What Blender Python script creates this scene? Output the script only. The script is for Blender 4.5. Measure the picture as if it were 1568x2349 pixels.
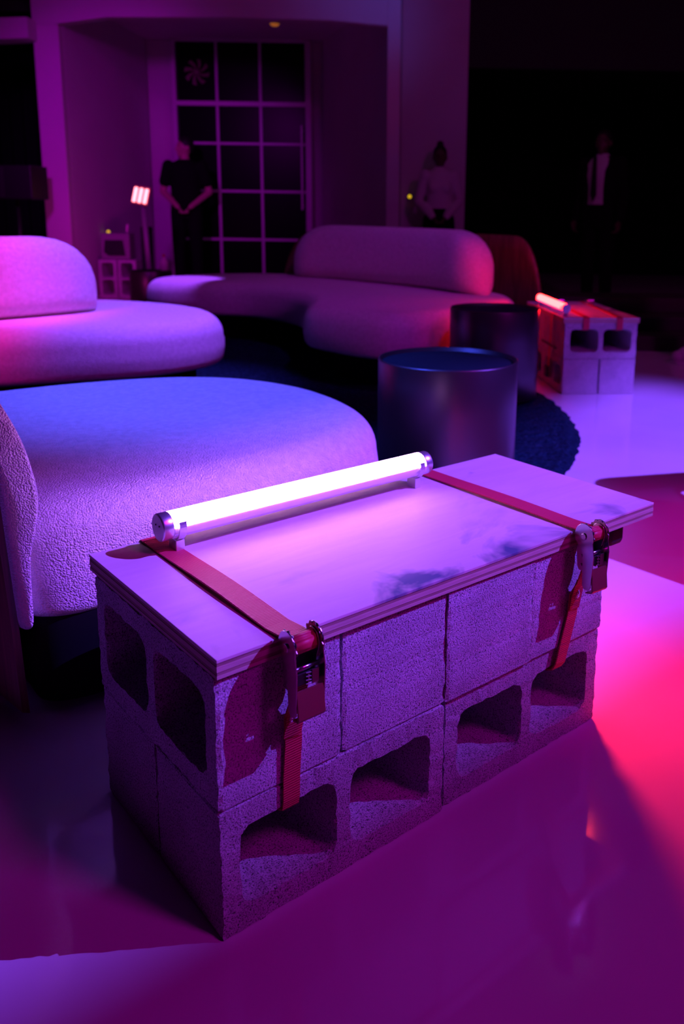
import bpy, bmesh, math, random
from mathutils import Vector, Matrix, noise

random.seed(7)
for o in list(bpy.data.objects):
    bpy.data.objects.remove(o)
SC = bpy.context.scene
COL = SC.collection
PI = math.pi

# ------------------------------------------------------------------ camera
CAM = Vector((-.4421, -.8733, .9479))
YAW, PIT, ROL, FPX = .7117, -.2028, .0150, 1955.65
fw = Vector((math.cos(PIT) * math.sin(YAW), math.cos(PIT) * math.cos(YAW), math.sin(PIT)))
rt = Vector((math.cos(YAW), -math.sin(YAW), 0))
up = rt.cross(fw)
r2 = rt * math.cos(ROL) + up * math.sin(ROL)
u2 = -rt * math.sin(ROL) + up * math.cos(ROL)
cd = bpy.data.cameras.new('camera')
cam = bpy.data.objects.new('camera', cd)
COL.objects.link(cam)
M = Matrix((r2, u2, -fw)).transposed().to_4x4()
M.translation = CAM
cam.matrix_world = M
cd.sensor_fit = 'HORIZONTAL'
cd.sensor_width = 36
cd.lens = FPX * 36 / 1568
cd.shift_x = -158. / 1568
cd.shift_y = -292.15 / 1568
cd.clip_start = .05
cd.dof.use_dof = True
cd.dof.focus_distance = 1.3
cd.dof.aperture_fstop = 7.0
SC.camera = cam

RIGHT = Vector((math.cos(YAW), -math.sin(YAW), 0))
FORE = Vector((math.sin(YAW), math.cos(YAW), 0))


def hall(r, d, z=0):
    """point of the hall: r metres right, d metres deep from the visitor's spot"""
    return Vector((CAM.x, CAM.y, 0)) + RIGHT * r + FORE * d + Vector((0, 0, z))


# ------------------------------------------------------------------ world, lights, exposure
w = bpy.data.worlds.new('world')
SC.world = w
w.use_nodes = True
bg = w.node_tree.nodes['Background']
bg.inputs[0].default_value = (1, .0, 1.0, 1)
bg.inputs[1].default_value = .010
SC.view_settings.view_transform = 'Standard'
SC.view_settings.look = 'None'
SC.view_settings.exposure = 0
SC.view_settings.gamma = 1


def spot(name, loc, target, color, energy, angle, blend=.4, radius=.05):
    l = bpy.data.lights.new(name, 'SPOT')
    l.color = color
    l.energy = energy
    l.spot_size = math.radians(angle)
    l.spot_blend = blend
    l.shadow_soft_size = radius
    o = bpy.data.objects.new(name, l)
    COL.objects.link(o)
    o.location = loc
    o.rotation_euler = (Vector(target) - Vector(loc)).to_track_quat('-Z', 'Y').to_euler()
    return o


def area(name, loc, target, color, energy, size):
    l = bpy.data.lights.new(name, 'AREA')
    l.color = color
    l.energy = energy
    l.size = size
    o = bpy.data.objects.new(name, l)
    COL.objects.link(o)
    o.location = loc
    o.rotation_euler = (Vector(target) - Vector(loc)).to_track_quat('-Z', 'Y').to_euler()
    return o


# violet key from the upper right, hard shadows towards the left and back; its barn door is built below
KEY = Vector((3.9, -2.63, 4.4))
spot('key_spot', KEY, (1.2, 1.3, 0), (.20, .06, 1.0), 4300, 52, .5, .010)
# weaker blue lamp beside it
spot('blue_side_spot', (4.2, -2.75, 4.2), (.6, .0, 0), (.03, .05, 1), 110, 46, .5, .02)
# magenta fill light added high up behind the visitor
area('magenta_wash', (1.6, -3.4, 4.3), (.9, -.2, 0), (1, 0, .96), 46, .8)
# blue spot above the seating
spot('blue_spot', hall(-1.6, 2.6, 4.4), hall(-.55, 2.6, .4), (.05, .08, 1), 1350, 28, .8, .08)
# violet spot on the sofa to the left
spot('violet_spot', hall(-.2, 3.3, 4.4), hall(-1.32, 4.18, .5), (.22, .065, 1), 1900, 24, .8, .08)
# pink spot on the sofa to the left
spot('pink_spot', hall(-2.6, .9, 3.2), hall(-2.1, 3.62, .6), (1, .01, .42), 1250, 19, .9, .08)
# magenta spot on the floor right of the bench
spot('magenta_spot', hall(2.4, 3.0, 4.2), hall(.80, 2.15, 0), (1, 0, .75), 230, 22, .9, .06)
# violet pool on the left end of the far sofa
spot('violet_pool', hall(-1.6, 6.0, 4.4), hall(-1.66, 6.2, .43), (.30, .05, 1), 1300, 8.2, .2, .04)
# wash on the niche and on the far sofa
spot('niche_wash', hall(-2.2, 3.6, 2.7), hall(-3.0, 9.4, 1.3), (.7, 0, 1), 360, 38, 1, .2)
spot('niche_low', hall(-2.6, 7.2, .25), hall(-3.5, 8.9, .5), (1, .02, .6), 18, 90, 1, .1)
spot('blue_wash', hall(.8, 6.5, 3.2), hall(-1.0, 9.8, 2.9), (.05, .12, 1), 40, 42, 1, .2)
spot('sofa_wash', hall(1.2, 2.2, 4.4), hall(-.1, 5.4, .5), (.52, .03, 1), 210, 34, .9, .2)

# ------------------------------------------------------------------ materials
MATS = {}


def mat(name, color, rough=.6, metal=0., spec=.5, emit=None, estr=0.):
    m = bpy.data.materials.new(name)
    m.use_nodes = True
    b = m.node_tree.nodes['Principled BSDF']
    b.inputs['Base Color'].default_value = (*color, 1)
    b.inputs['Roughness'].default_value = rough
    b.inputs['Metallic'].default_value = metal
    b.inputs['Specular IOR Level'].default_value = spec
    if emit:
        b.inputs['Emission Color'].default_value = (*emit, 1)
        b.inputs['Emission Strength'].default_value = estr
    MATS[name] = m
    return m


def N(m, t, **kw):
    n = m.node_tree.nodes.new(t)
    for k, v in kw.items():
        if k in n.inputs:
            n.inputs[k].default_value = v
        else:
            setattr(n, k, v)
    return n


def L(m, a, b):
    m.node_tree.links.new(a, b)


def bsdf(m):
    return m.node_tree.nodes['Principled BSDF']


def coords(m, scale=(1, 1, 1)):
    tc = N(m, 'ShaderNodeTexCoord')
    mp = N(m, 'ShaderNodeMapping')
    mp.inputs['Scale'].default_value = scale
    L(m, tc.outputs['Object'], mp.inputs[0])
    return mp.outputs[0]


def ramp(m, fac, stops):
    r = N(m, 'ShaderNodeValToRGB')
    els = r.color_ramp.elements
    while len(els) < len(stops):
        els.new(.5)
    for e, (p, c) in zip(els, stops):
        e.position = p
        e.color = (*c, 1)
    L(m, fac, r.inputs[0])
    return r.outputs[0]


def bump(m, height, strength, dist, prev=None):
    b = N(m, 'ShaderNodeBump')
    b.inputs['Strength'].default_value = strength
    b.inputs['Distance'].default_value = dist
    L(m, height, b.inputs['Height'])
    if prev is not None:
        L(m, prev, b.inputs['Normal'])
    return b.outputs[0]


def make_concrete():
    m = mat('concrete', (.4, .4, .4), .95, spec=.15)
    v = coords(m)
    n1 = N(m, 'ShaderNodeTexNoise', Scale=420., Detail=2.5, Roughness=.6)
    n2 = N(m, 'ShaderNodeTexNoise', Scale=9., Detail=4.)
    vo = N(m, 'ShaderNodeTexVoronoi', Scale=210.)
    for n in (n1, n2, vo):
        L(m, v, n.inputs['Vector'])
    c = ramp(m, n1.outputs[0], [(.34, (.05, .05, .05)), (.43, (.42, .42, .43)), (.55, (.64, .64, .65)), (.75, (.76, .76, .77))])
    c2 = ramp(m, n2.outputs[0], [(.3, (.72, .72, .72)), (.7, (1, 1, 1))])
    mx = N(m, 'ShaderNodeMix', data_type='RGBA', blend_type='MULTIPLY')
    mx.inputs[0].default_value = 1
    L(m, c, mx.inputs[6])
    L(m, c2, mx.inputs[7])
    L(m, mx.outputs[2], bsdf(m).inputs['Base Color'])
    b1 = bump(m, n1.outputs[0], .6, .0022)
    b2 = bump(m, vo.outputs['Distance'], .22, .0015, b1)
    L(m, b2, bsdf(m).inputs['Normal'])
    return m


def make_boucle():
    m = mat('boucle', (.78, .76, .73), .95, spec=.12)
    v = coords(m)
    vo = N(m, 'ShaderNodeTexVoronoi', Scale=300.)
    n1 = N(m, 'ShaderNodeTexNoise', Scale=420., Detail=2.)
    n0 = N(m, 'ShaderNodeTexNoise', Scale=60., Detail=2.)
    L(m, v, vo.inputs['Vector'])
    L(m, v, n1.inputs['Vector'])
    L(m, v, n0.inputs['Vector'])
    inv = N(m, 'ShaderNodeMath', operation='MULTIPLY')
    inv.inputs[1].default_value = -1
    L(m, vo.outputs['Distance'], inv.inputs[0])
    b1 = bump(m, inv.outputs[0], .8, .0045)
    b2 = bump(m, n1.outputs[0], .35, .002, b1)
    L(m, b2, bsdf(m).inputs['Normal'])
    c = ramp(m, n0.outputs[0], [(.3, (.70, .68, .65)), (.7, (.84, .82, .79))])
    L(m, c, bsdf(m).inputs['Base Color'])
    return m


def make_floor():
    m = mat('floor_resin', (.74, .74, .74), .16, spec=.5)
    v = coords(m)
    n = N(m, 'ShaderNodeTexNoise', Scale=1.7, Detail=3.)
    L(m, v, n.inputs['Vector'])
    c = ramp(m, n.outputs[0], [(.3, (.66, .66, .66)), (.7, (.78, .78, .78))])
    L(m, c, bsdf(m).inputs['Base Color'])
    n2 = N(m, 'ShaderNodeTexNoise', Scale=14., Detail=2.)
    L(m, v, n2.inputs['Vector'])
    L(m, bump(m, n2.outputs[0], .02, .001), bsdf(m).inputs['Normal'])
    r = ramp(m, n2.outputs[0], [(.3, (.07,) * 3), (.7, (.11,) * 3)])
    L(m, r, bsdf(m).inputs['Roughness'])
    return m


def make_plywood():
    # face veneer with stains; the edge shows plies by height
    m = mat('plywood', (.7, .6, .48), .55, spec=.3)
    v = coords(m)
    mp = N(m, 'ShaderNodeMapping')
    mp.inputs['Scale'].default_value = (2.2, 16, 16)
    L(m, v, mp.inputs[0])
    g = N(m, 'ShaderNodeTexNoise', Scale=2.5, Detail=6., Roughness=.62, Distortion=.6)
    L(m, mp.outputs[0], g.inputs['Vector'])
    face = ramp(m, g.outputs[0], [(.25, (.68, .60, .52)), (.55, (.74, .66, .58)), (.8, (.78, .71, .63))])
    s = N(m, 'ShaderNodeTexNoise', Scale=5.5, Detail=4., Roughness=.55, Distortion=.9)
    L(m, v, s.inputs['Vector'])
    # stain amount grows to the edges of the board where hands and straps wear it
    sx = N(m, 'ShaderNodeSeparateXYZ')
    L(m, v, sx.inputs[0])
    edge = N(m, 'ShaderNodeMapRange')
    edge.inputs['From Min'].default_value = .17
    edge.inputs['From Max'].default_value = .02
    L(m, sx.outputs['Y'], edge.inputs['Value'])
    edx = N(m, 'ShaderNodeMapRange')
    edx.inputs['From Min'].default_value = .55
    edx.inputs['From Max'].default_value = .85
    L(m, sx.outputs['X'], edx.inputs['Value'])
    ad = N(m, 'ShaderNodeMath', operation='MAXIMUM')
    L(m, edge.outputs[0], ad.inputs[0])
    L(m, edx.outputs[0], ad.inputs[1])
    st = N(m, 'ShaderNodeMapRange')
    st.inputs['From Min'].default_value = .53
    st.inputs['From Max'].default_value = .68
    L(m, s.outputs[0], st.inputs['Value'])
    mu = N(m, 'ShaderNodeMath', operation='MULTIPLY')
    L(m, ad.outputs[0], mu.inputs[0])
    L(m, st.outputs[0], mu.inputs[1])
    mxs = N(m, 'ShaderNodeMix', data_type='RGBA')
    L(m, mu.outputs[0], mxs.inputs[0])
    L(m, face, mxs.inputs[6])
    mxs.inputs[7].default_value = (.10, .16, .22, 1)
    # knot in the middle
    L(m, mxs.outputs[2], bsdf(m).inputs['Base Color'])
    L(m, bump(m, g.outputs[0], .12, .002), bsdf(m).inputs['Normal'])
    return m


def make_ply(name, c0, c1):
    m = mat(name, c0, .7, spec=.2)
    v = coords(m, (3, 3, 60))
    g = N(m, 'ShaderNodeTexNoise', Scale=6., Detail=5., Roughness=.6)
    L(m, v, g.inputs['Vector'])
    L(m, ramp(m, g.outputs[0], [(.3, c0), (.7, c1)]), bsdf(m).inputs['Base Color'])
    L(m, bump(m, g.outputs[0], .3, .001), bsdf(m).inputs['Normal'])
    return m


def make_webbing(name, axis):
    m = mat(name, (.60, .025, .075), .5, spec=.4)
    v = coords(m)
    wv = N(m, 'ShaderNodeTexWave', Scale=85., wave_type='BANDS', bands_direction=axis)
    wv.inputs['Distortion'].default_value = .2
    L(m, v, wv.inputs['Vector'])
    L(m, bump(m, wv.outputs[0], .45, .0025), bsdf(m).inputs['Normal'])
    return m


def make_rug():
    m = mat('rug_pile', (.05, .06, .08), 1., spec=.05)
    v = coords(m)
    n = N(m, 'ShaderNodeTexNoise', Scale=70., Detail=4., Roughness=.7)
    L(m, v, n.inputs['Vector'])
    L(m, ramp(m, n.outputs[0], [(.35, (.002, .010, .015)), (.58, (.008, .04, .06)), (.75, (.04, .09, .11))]), bsdf(m).inputs['Base Color'])
    L(m, bump(m, n.outputs[0], 1, .02), bsdf(m).inputs['Normal'])
    return m


def make_veneer():
    m = mat('walnut_veneer', (.14, .05, .03), .4, spec=.4)
    v = coords(m, (9, 9, .7))
    g = N(m, 'ShaderNodeTexNoise', Scale=5., Detail=6., Roughness=.65, Distortion=.4)
    L(m, v, g.inputs['Vector'])
    L(m, ramp(m, g.outputs[0], [(.3, (.07, .025, .015)), (.55, (.2, .075, .045)), (.8, (.3, .12, .07))]), bsdf(m).inputs['Base Color'])
    return m


def make_plaster(name, c):
    m = mat(name, c, .85, spec=.2)
    v = coords(m)
    n = N(m, 'ShaderNodeTexNoise', Scale=1.3, Detail=4.)
    L(m, v, n.inputs['Vector'])
    L(m, ramp(m, n.outputs[0], [(.3, tuple(x * .88 for x in c)), (.7, c)]), bsdf(m).inputs['Base Color'])
    return m


make_concrete(); make_boucle(); make_floor(); make_plywood(); make_webbing('webbing_red', 'Y'); make_webbing('webbing_hanging', 'Z'); make_rug(); make_veneer()
make_ply('ply_light', (.50, .40, .30), (.66, .55, .43))
make_ply('ply_dark', (.30, .21, .15), (.42, .31, .22))
make_plaster('plaster', (.62, .62, .62))
make_plaster('plaster_unlit', (.03, .03, .03))  # same plaster with the darkness of unlit walls and ceilings put into its colour
mat('unlit_black', (.004, .004, .005), .9, spec=.1)  # near-black colour stands in for the unlit room beyond the doorway and right side
mat('black_base', (.006, .006, .007), .8, spec=.1)
mat('black_plastic', (.008, .008, .01), .45)
mat('black_rubber', (.01, .01, .012), .7)
mat('zinc', (.62, .60, .60), .22, 1.)
mat('zinc_dark', (.30, .27, .26), .3, 1.)
mat('aluminium', (.75, .75, .78), .32, .9)
mat('housing', (.75, .70, .78), .5, emit=(.35, .08, 1), estr=.25)  # faint violet glow painted into the housing, which gives no light itself
mat('tube_violet', (.9, .9, .9), .4, emit=(.80, .32, 1.0), estr=30.0)
mat('tube_red', (.9, .5, .4), .4, emit=(1.0, .006, .006), estr=105.0)
mat('panel_glow', (.9, .7, .7), .4, emit=(1.0, .22, .24), estr=4.0)
mat('led_yellow', (.8, .6, .1), .4, emit=(1, .62, .02), estr=.75)
mat('lamp_amber', (.8, .5, .2), .4, emit=(1, .28, .02), estr=.25)
mat('lamp_red', (.8, .2, .1), .4, emit=(1, .05, .02), estr=5)
mat('ceiling_red', (.8, .2, .1), .4, emit=(1, .04, .03), estr=130)
mat('lamp_violet', (.8, .8, .9), .4, emit=(.45, .25, 1), estr=45.)
mat('drum_metal', (.11, .10, .11), .36, .85)
mat('drum_inside', (.008, .018, .028), .8, .0, spec=.15)
mat('frame_steel', (.55, .55, .56), .5, .2)
mat('door_glass', (.002, .002, .003), .25, spec=.1)
mat('fan_blade', (.16, .07, .08), .6)
mat('skin', (.50, .30, .24), .5)
mat('skin_dark', (.10, .055, .04), .5)
mat('hair_black', (.008, .007, .007), .6)
mat('cloth_black', (.006, .006, .007), .9, spec=.1)
mat('cloth_white', (.62, .62, .62), .85, spec=.1)
mat('cloth_tie', (.004, .004, .005), .7)
mat('shoe_white', (.6, .6, .6), .6)
mat('print_white', (.9, .85, .9), .6)
mat('pole_grey', (.26, .26, .26), .5, .2)
mat('pink_ceramic', (.75, .55, .62), .4)
mat('step_wood', (.05, .04, .04), .6)


# ------------------------------------------------------------------ mesh helpers
def add(name, verts, faces, material, parent=None, smooth=False, mats=None, fm=None):
    me = bpy.data.meshes.new(name)
    me.from_pydata([tuple(v) for v in verts], [], faces)
    me.materials.append(MATS[material])
    for x in mats or []:
        me.materials.append(MATS[x])
    if fm:
        me.polygons.foreach_set('material_index', fm)
    if smooth:
        me.polygons.foreach_set('use_smooth', [True] * len(me.polygons))
    me.update()
    o = bpy.data.objects.new(name, me)
    COL.objects.link(o)
    if parent:
        o.parent = parent
    return o


def from_bm(name, bm, material, parent=None, smooth=False):
    bmesh.ops.recalc_face_normals(bm, faces=bm.faces)
    me = bpy.data.meshes.new(name)
    bm.to_mesh(me)
    bm.free()
    me.materials.append(MATS[material])
    if smooth:
        me.polygons.foreach_set('use_smooth', [True] * len(me.polygons))
    o = bpy.data.objects.new(name, me)
    COL.objects.link(o)
    if parent:
        o.parent = parent
    return o


def bm_box(bm, x0, x1, y0, y1, z0, z1, bev=0):
    r = bmesh.ops.create_cube(bm, size=1)
    for v in r['verts']:
        v.co = Vector((x0 + (v.co.x + .5) * (x1 - x0), y0 + (v.co.y + .5) * (y1 - y0), z0 + (v.co.z + .5) * (z1 - z0)))
    if bev:
        es = list({e for v in r['verts'] for e in v.link_edges})
        bmesh.ops.bevel(bm, geom=es, offset=bev, segments=2, affect='EDGES', profile=.5)
    return r['verts']


def box(name, b, material, parent=None, bev=0, smooth=False):
    bm = bmesh.new()
    bm_box(bm, *b, bev=bev)
    return from_bm(name, bm, material, parent, smooth)


def bm_cyl(bm, p0, p1, r0, r1=None, seg=20, cap=True):
    p0, p1 = Vector(p0), Vector(p1)
    d = (p1 - p0)
    q = d.to_track_quat('Z', 'Y').to_matrix().to_4x4()
    q.translation = (p0 + p1) / 2
    return bmesh.ops.create_cone(bm, cap_ends=cap, segments=seg, radius1=r0, radius2=r0 if r1 is None else r1, depth=d.length, matrix=q)['verts']


def cyl(name, p0, p1, r0, material, parent=None, r1=None, seg=24, bev=0):
    bm = bmesh.new()
    bm_cyl(bm, p0, p1, r0, r1, seg)
    if bev:
        es = [e for e in bm.edges if len(e.link_faces) == 2 and e.calc_face_angle() > .8]
        bmesh.ops.bevel(bm, geom=es, offset=bev, segments=2, affect='EDGES', profile=.5)
    o = from_bm(name, bm, material, parent)
    for p in o.data.polygons:
        p.use_smooth = len(p.vertices) == 4
    return o


def prism(name, outline, axis, t0, t1, material, parent=None, bev=0):
    """outline: 2D points; axis 'x','y','z' is the extrusion axis"""
    bm = bmesh.new()

    def P(a, b, t):
        return {'x': (t, a, b), 'y': (a, t, b), 'z': (a, b, t)}[axis]
    vs = [bm.verts.new(P(a, b, t0)) for a, b in outline]
    f = bm.faces.new(vs)
    ex = bmesh.ops.extrude_face_region(bm, geom=[f])
    nv = [g for g in ex['geom'] if isinstance(g, bmesh.types.BMVert)]
    off = Vector(P(0, 0, t1)) - Vector(P(0, 0, t0))
    for v in nv:
        v.co += off
    if bev:
        bmesh.ops.bevel(bm, geom=[e for e in bm.edges if e.calc_face_angle(0) > .6], offset=bev, segments=2, affect='EDGES', profile=.5)
    return from_bm(name, bm, material, parent)


def lathe(name, prof, material, parent=None, seg=64, mats=None, midx=None):
    verts, faces, fm = [], [], []
    for r, z in prof:
        for k in range(seg):
            a = 2 * PI * k / seg
            verts.append((r * math.cos(a), r * math.sin(a), z))
    for i in range(len(prof) - 1):
        for k in range(seg):
            k2 = (k + 1) % seg
            faces.append((i * seg + k, i * seg + k2, (i + 1) * seg + k2, (i + 1) * seg + k))
            fm.append(midx[i] if midx else 0)
    faces.append(tuple(range(seg))[::-1])
    faces.append(tuple((len(prof) - 1) * seg + k for k in range(seg)))
    fm += [0, midx[-1] if midx else 0]
    o = add(name, verts, faces, material, parent, mats=mats, fm=fm)
    for p in o.data.polygons:
        p.use_smooth = len(p.vertices) == 4
    return o


def ribbon(name, path, side, width, thick, material, parent=None):
    """flat webbing along path; side = list or vector across the width"""
    n = len(path)
    path = [Vector(p) for p in path]
    verts, faces = [], []
    for i, p in enumerate(path):
        t = (path[min(i + 1, n - 1)] - path[max(i - 1, 0)]).normalized()
        s = Vector(side[i] if isinstance(side, list) else side)
        s = (s - t * s.dot(t)).normalized()
        nn = t.cross(s).normalized()
        wd = width[i] if isinstance(width, list) else width
        for a, b in ((-1, -1), (1, -1), (1, 1), (-1, 1)):
            verts.append(p + s * a * wd / 2 + nn * b * thick / 2)
    for i in range(n - 1):
        for k in range(4):
            k2 = (k + 1) % 4
            faces.append((i * 4 + k, i * 4 + k2, i * 4 + 4 + k2, i * 4 + 4 + k))
    faces.append((0, 1, 2, 3))
    faces.append(tuple(4 * (n - 1) + k for k in (3, 2, 1, 0)))
    bm = bmesh.new()
    bv = [bm.verts.new(v) for v in verts]
    for f in faces:
        bm.faces.new([bv[k] for k in f])
    return from_bm(name, bm, material, parent)


def smooth_path(pts, n=8, closed=False):
    """Catmull-Rom"""
    pts = [Vector(p) for p in pts]
    m = len(pts)
    out = []
    rng = range(m) if closed else range(m - 1)
    for i in rng:
        if closed:
            a, b, c, d = pts[(i - 1) % m], pts[i], pts[(i + 1) % m], pts[(i + 2) % m]
        else:
            a, b, c, d = pts[max(i - 1, 0)], pts[i], pts[i + 1], pts[min(i + 2, m - 1)]
        for k in range(n):
            t = k / n
            out.append(.5 * ((2 * b) + (c - a) * t + (2 * a - 5 * b + 4 * c - d) * t * t + (3 * b - a - 3 * c + d) * t ** 3))
    if not closed:
        out.append(pts[-1])
    return out


def thing(name, label, cat, loc=(0, 0, 0), rz=0, group=None):
    o = bpy.data.objects.new(name, None)
    o.empty_display_size = .1
    COL.objects.link(o)
    o.location = loc
    o.rotation_euler = (0, 0, rz)
    return tag(o, label, cat, group)


def tag(o, label, cat, group=None):
    o['label'] = label
    o['category'] = cat
    if group:
        o['group'] = group
    return o


def struct(o):
    o['kind'] = 'structure'
    return o


def in_hall(o):
    o.location = (CAM.x, CAM.y, 0)
    o.rotation_euler = (0, 0, -YAW)
    return o


def copy_tree(o, parent=None):
    c = o.copy()
    COL.objects.link(c)
    if parent:
        c.parent = parent
    for ch in list(o.children):
        copy_tree(ch, c)
    return c


# ------------------------------------------------------------------ the hall (r right, d deep, z up)
def hbox(name, r0, r1, d0, d1, z0, z1, m, parent=None, bev=0):
    o = box(name, (r0, r1, d0, d1, z0, z1), m, parent, bev)
    return o if parent else in_hall(o)


struct(hbox('floor', -9, 9, -5, 14, -.1, 0, 'floor_resin'))
struct(hbox('ceiling', -9, 9, -5, 14, 4.9, 5.0, 'plaster_unlit'))
# niche with the steel door
niche = in_hall(box('wall_niche_left', (0, 0, 0, 0, 0, 0), 'plaster')) if False else None
struct(in_hall(prism('wall_niche_left', [(-3.36, 8.62), (-3.24, 10.8), (-3.55, 10.8), (-3.55, 8.62)], 'z', 0, 2.9, 'plaster')))
struct(in_hall(prism('wall_niche_right', [(-.27, 8.62), (-.16, 8.62), (-.16, 10.8), (-1.12, 10.8)], 'z', 0, 2.9, 'plaster')))
struct(hbox('wall_back', -3.6, .4, 10.9, 11.1, 0, 4.9, 'plaster'))
struct(hbox('trim_1', -3.60, -3.36, 8.5, 8.62, 0, 2.6, 'plaster', bev=.008))       # left pier of the niche
struct(hbox('trim_2', -.27, -.145, 8.5, 9.6, 0, 4.9, 'plaster', bev=.008))         # right pier
# header over the niche: slightly arched lower edge
hd = [(-3.60, 4.9), (-3.60, 2.60), (-3.40, 2.60), (-2.9, 2.67), (-1.7, 2.685), (-.8, 2.67), (-.27, 2.63), (-.27, 4.9)]
struct(in_hall(prism('wall_header', hd, 'y', 8.5, 8.62, 'plaster')))
struct(hbox('ceiling_niche', -3.55, -.16, 8.62, 10.9, 2.9, 3.0, 'plaster'))
struct(hbox('wall_right', -.145, .56, 9.6, 9.75, 0, 4.9, 'plaster'))
struct(hbox('wall_above_doorway', .56, 9, 9.6, 9.75, 2.44, 4.9, 'plaster_unlit'))
struct(hbox('wall_doorway_side', .56, .60, 9.75, 13.5, 0, 2.6, 'unlit_black'))
struct(hbox('wall_dark_room', .56, 9, 13.4, 13.5, 0, 3, 'unlit_black'))
struct(hbox('ceiling_dark_room', .56, 9, 9.75, 13.5, 2.5, 2.6, 'unlit_black'))
struct(hbox('wall_side_right', 5.0, 5.1, 2.5, 9.6, 0, 4.9, 'unlit_black'))
# corridor left of the pier
struct(hbox('wall_corridor', -9, -3.6, 12.2, 12.3, 0, 4.9, 'plaster_unlit'))
struct(hbox('wall_left', -9.0, -8.9, -2, 12.2, 0, 4.9, 'plaster_unlit'))
struct(hbox('ceiling_corridor', -8.9, -3.6, 8.7, 12.2, 2.75, 2.85, 'plaster_unlit'))
struct(in_hall(prism('trim_3', [(-6.5, 2.28), (-3.56, 2.44), (-3.56, 2.62), (-6.5, 2.50)], 'y', 8.3, 8.55, 'plaster')))

# curtains in the corridor, each fold part of one hanging cloth
def curtain(label, r0, r1, d, z0, z1, material, group=None):
    n = 60
    V, F = [], []
    for zz in (z0, z1):
        for side in (0, .02):
            for i in range(n + 1):
                t = i / n
                V.append((r0 + (r1 - r0) * t, d + side + .03 * math.sin(t * (r1 - r0) * 42) * (1.15 if zz == z0 else 1), zz))
    m = n + 1
    for i in range(n):
        F += [(i, i + 1, 2 * m + i + 1, 2 * m + i), (m + i + 1, m + i, 3 * m + i, 3 * m + i + 1)]
    F += [(0, 2 * m, 3 * m, m), (n, m + n, 3 * m + n, 2 * m + n)]
    o = add('curtain', V, F, material, smooth=True)
    in_hall(o)
    return tag(o, label, 'curtain', group)


mat('curtain_dark', (.012, .012, .016), .9, spec=.05)
mat('curtain_plum', (.10, .06, .08), .9, spec=.05)
curtain('black curtain hanging just left of the pale niche pier', -5.2, -4.35, 10.6, .02, 2.7, 'curtain_dark')
curtain('dim plum curtain at the left edge of the picture', -6.4, -5.25, 10.8, .02, 2.7, 'curtain_plum')

# ---- steel framed glass door in the niche: window_1 with bars and panes as parts
DD = 10.74
door = in_hall(bpy.data.objects.new('door_1', None))
COL.objects.link(door)
struct(door)
DL, DR, DT = -2.89, -1.30, 2.88
ms = [DL + .02, -2.385, -1.862, DR - .02]
zs = [.02, .55, 1.135, 1.70, 2.165, DT]


def bar(n, r0, r1, z0, z1, d0=DD, d1=DD + .06):
    return box(n, (r0, r1, d0, d1, z0, z1), 'frame_steel', door, .004)


bar('door_frame_post', DL - .03, DL + .02, 0, DT + .03, DD - .02, DD + .08)
bar('door_frame_post', DR - .02, DR + .05, 0, DT + .03, DD - .02, DD + .08)
bar('door_frame_head', DL - .03, DR + .05, DT - .015, DT + .035, DD - .02, DD + .08)
bar('transom_bar', DL, DR, 2.135, 2.19, DD - .015, DD + .07)
for m_ in ms[1:3]:
    bar('mullion_bar', m_ - .016, m_ + .016, 0, 2.14)
    bar('mullion_bar', m_ - .016, m_ + .016, 2.18, DT)
for z_ in (.55, 1.135, 1.70):
    bar('glazing_bar', DL + .02, DR - .02, z_ - .015, z_ + .015, DD + .005, DD + .055)
bar('bottom_rail', DL, DR, 0, .06)
for i in range(3):
    for j in range(5):
        box('glass_pane', (ms[i] + .012, ms[i + 1] - .012, DD + .024, DD + .034, zs[j] + .01, zs[j + 1] - .01), 'door_glass', door)
hp = bmesh.new()
bm_box(hp, DR - .075, DR - .05, DD - .065, DD - .05, .92, 1.92, .004)
bm_box(hp, DR - .075, DR - .05, DD - .06, DD + .01, .96, .985, .003)
bm_box(hp, DR - .075, DR - .05, DD - .06, DD + .01, 1.85, 1.875, .003)
from_bm('pull_handle', hp, 'frame_steel', door)

# extractor fan in the upper left pane
fan = thing('extractor_fan', 'faint pinkish extractor fan with eight blades in the top left pane of the steel door', 'fan', hall(-2.611, DD - .012, 2.515), -YAW)
cyl('hub', (0, -.03, 0), (0, .02, 0), .028, 'fan_blade', fan)
for k in range(8):
    a = 2 * PI * k / 8 + .2
    V = []
    for rr, wd in ((.035, .016), (.09, .03), (.15, .042)):
        for s in (-1, 1):
            b = a + s * wd / rr * .62 + (rr - .035) * 3.5
            for t in (0, .004):
                V.append((rr * math.cos(b), -.012 + s * .006 + t, rr * math.sin(b)))
    F = []
    for i in range(2):
        o_ = i * 4
        F += [(o_, o_ + 2, o_ + 6, o_ + 4), (o_ + 1, o_ + 5, o_ + 7, o_ + 3), (o_, o_ + 4, o_ + 5, o_ + 1), (o_ + 2, o_ + 3, o_ + 7, o_ + 6)]
    F += [(0, 1, 3, 2), (8, 10, 11, 9)]
    add('blade', V, F, 'fan_blade', fan)

# ------------------------------------------------------------------ cinder blocks
BL, BH, BW = .39, .19, .19


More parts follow.
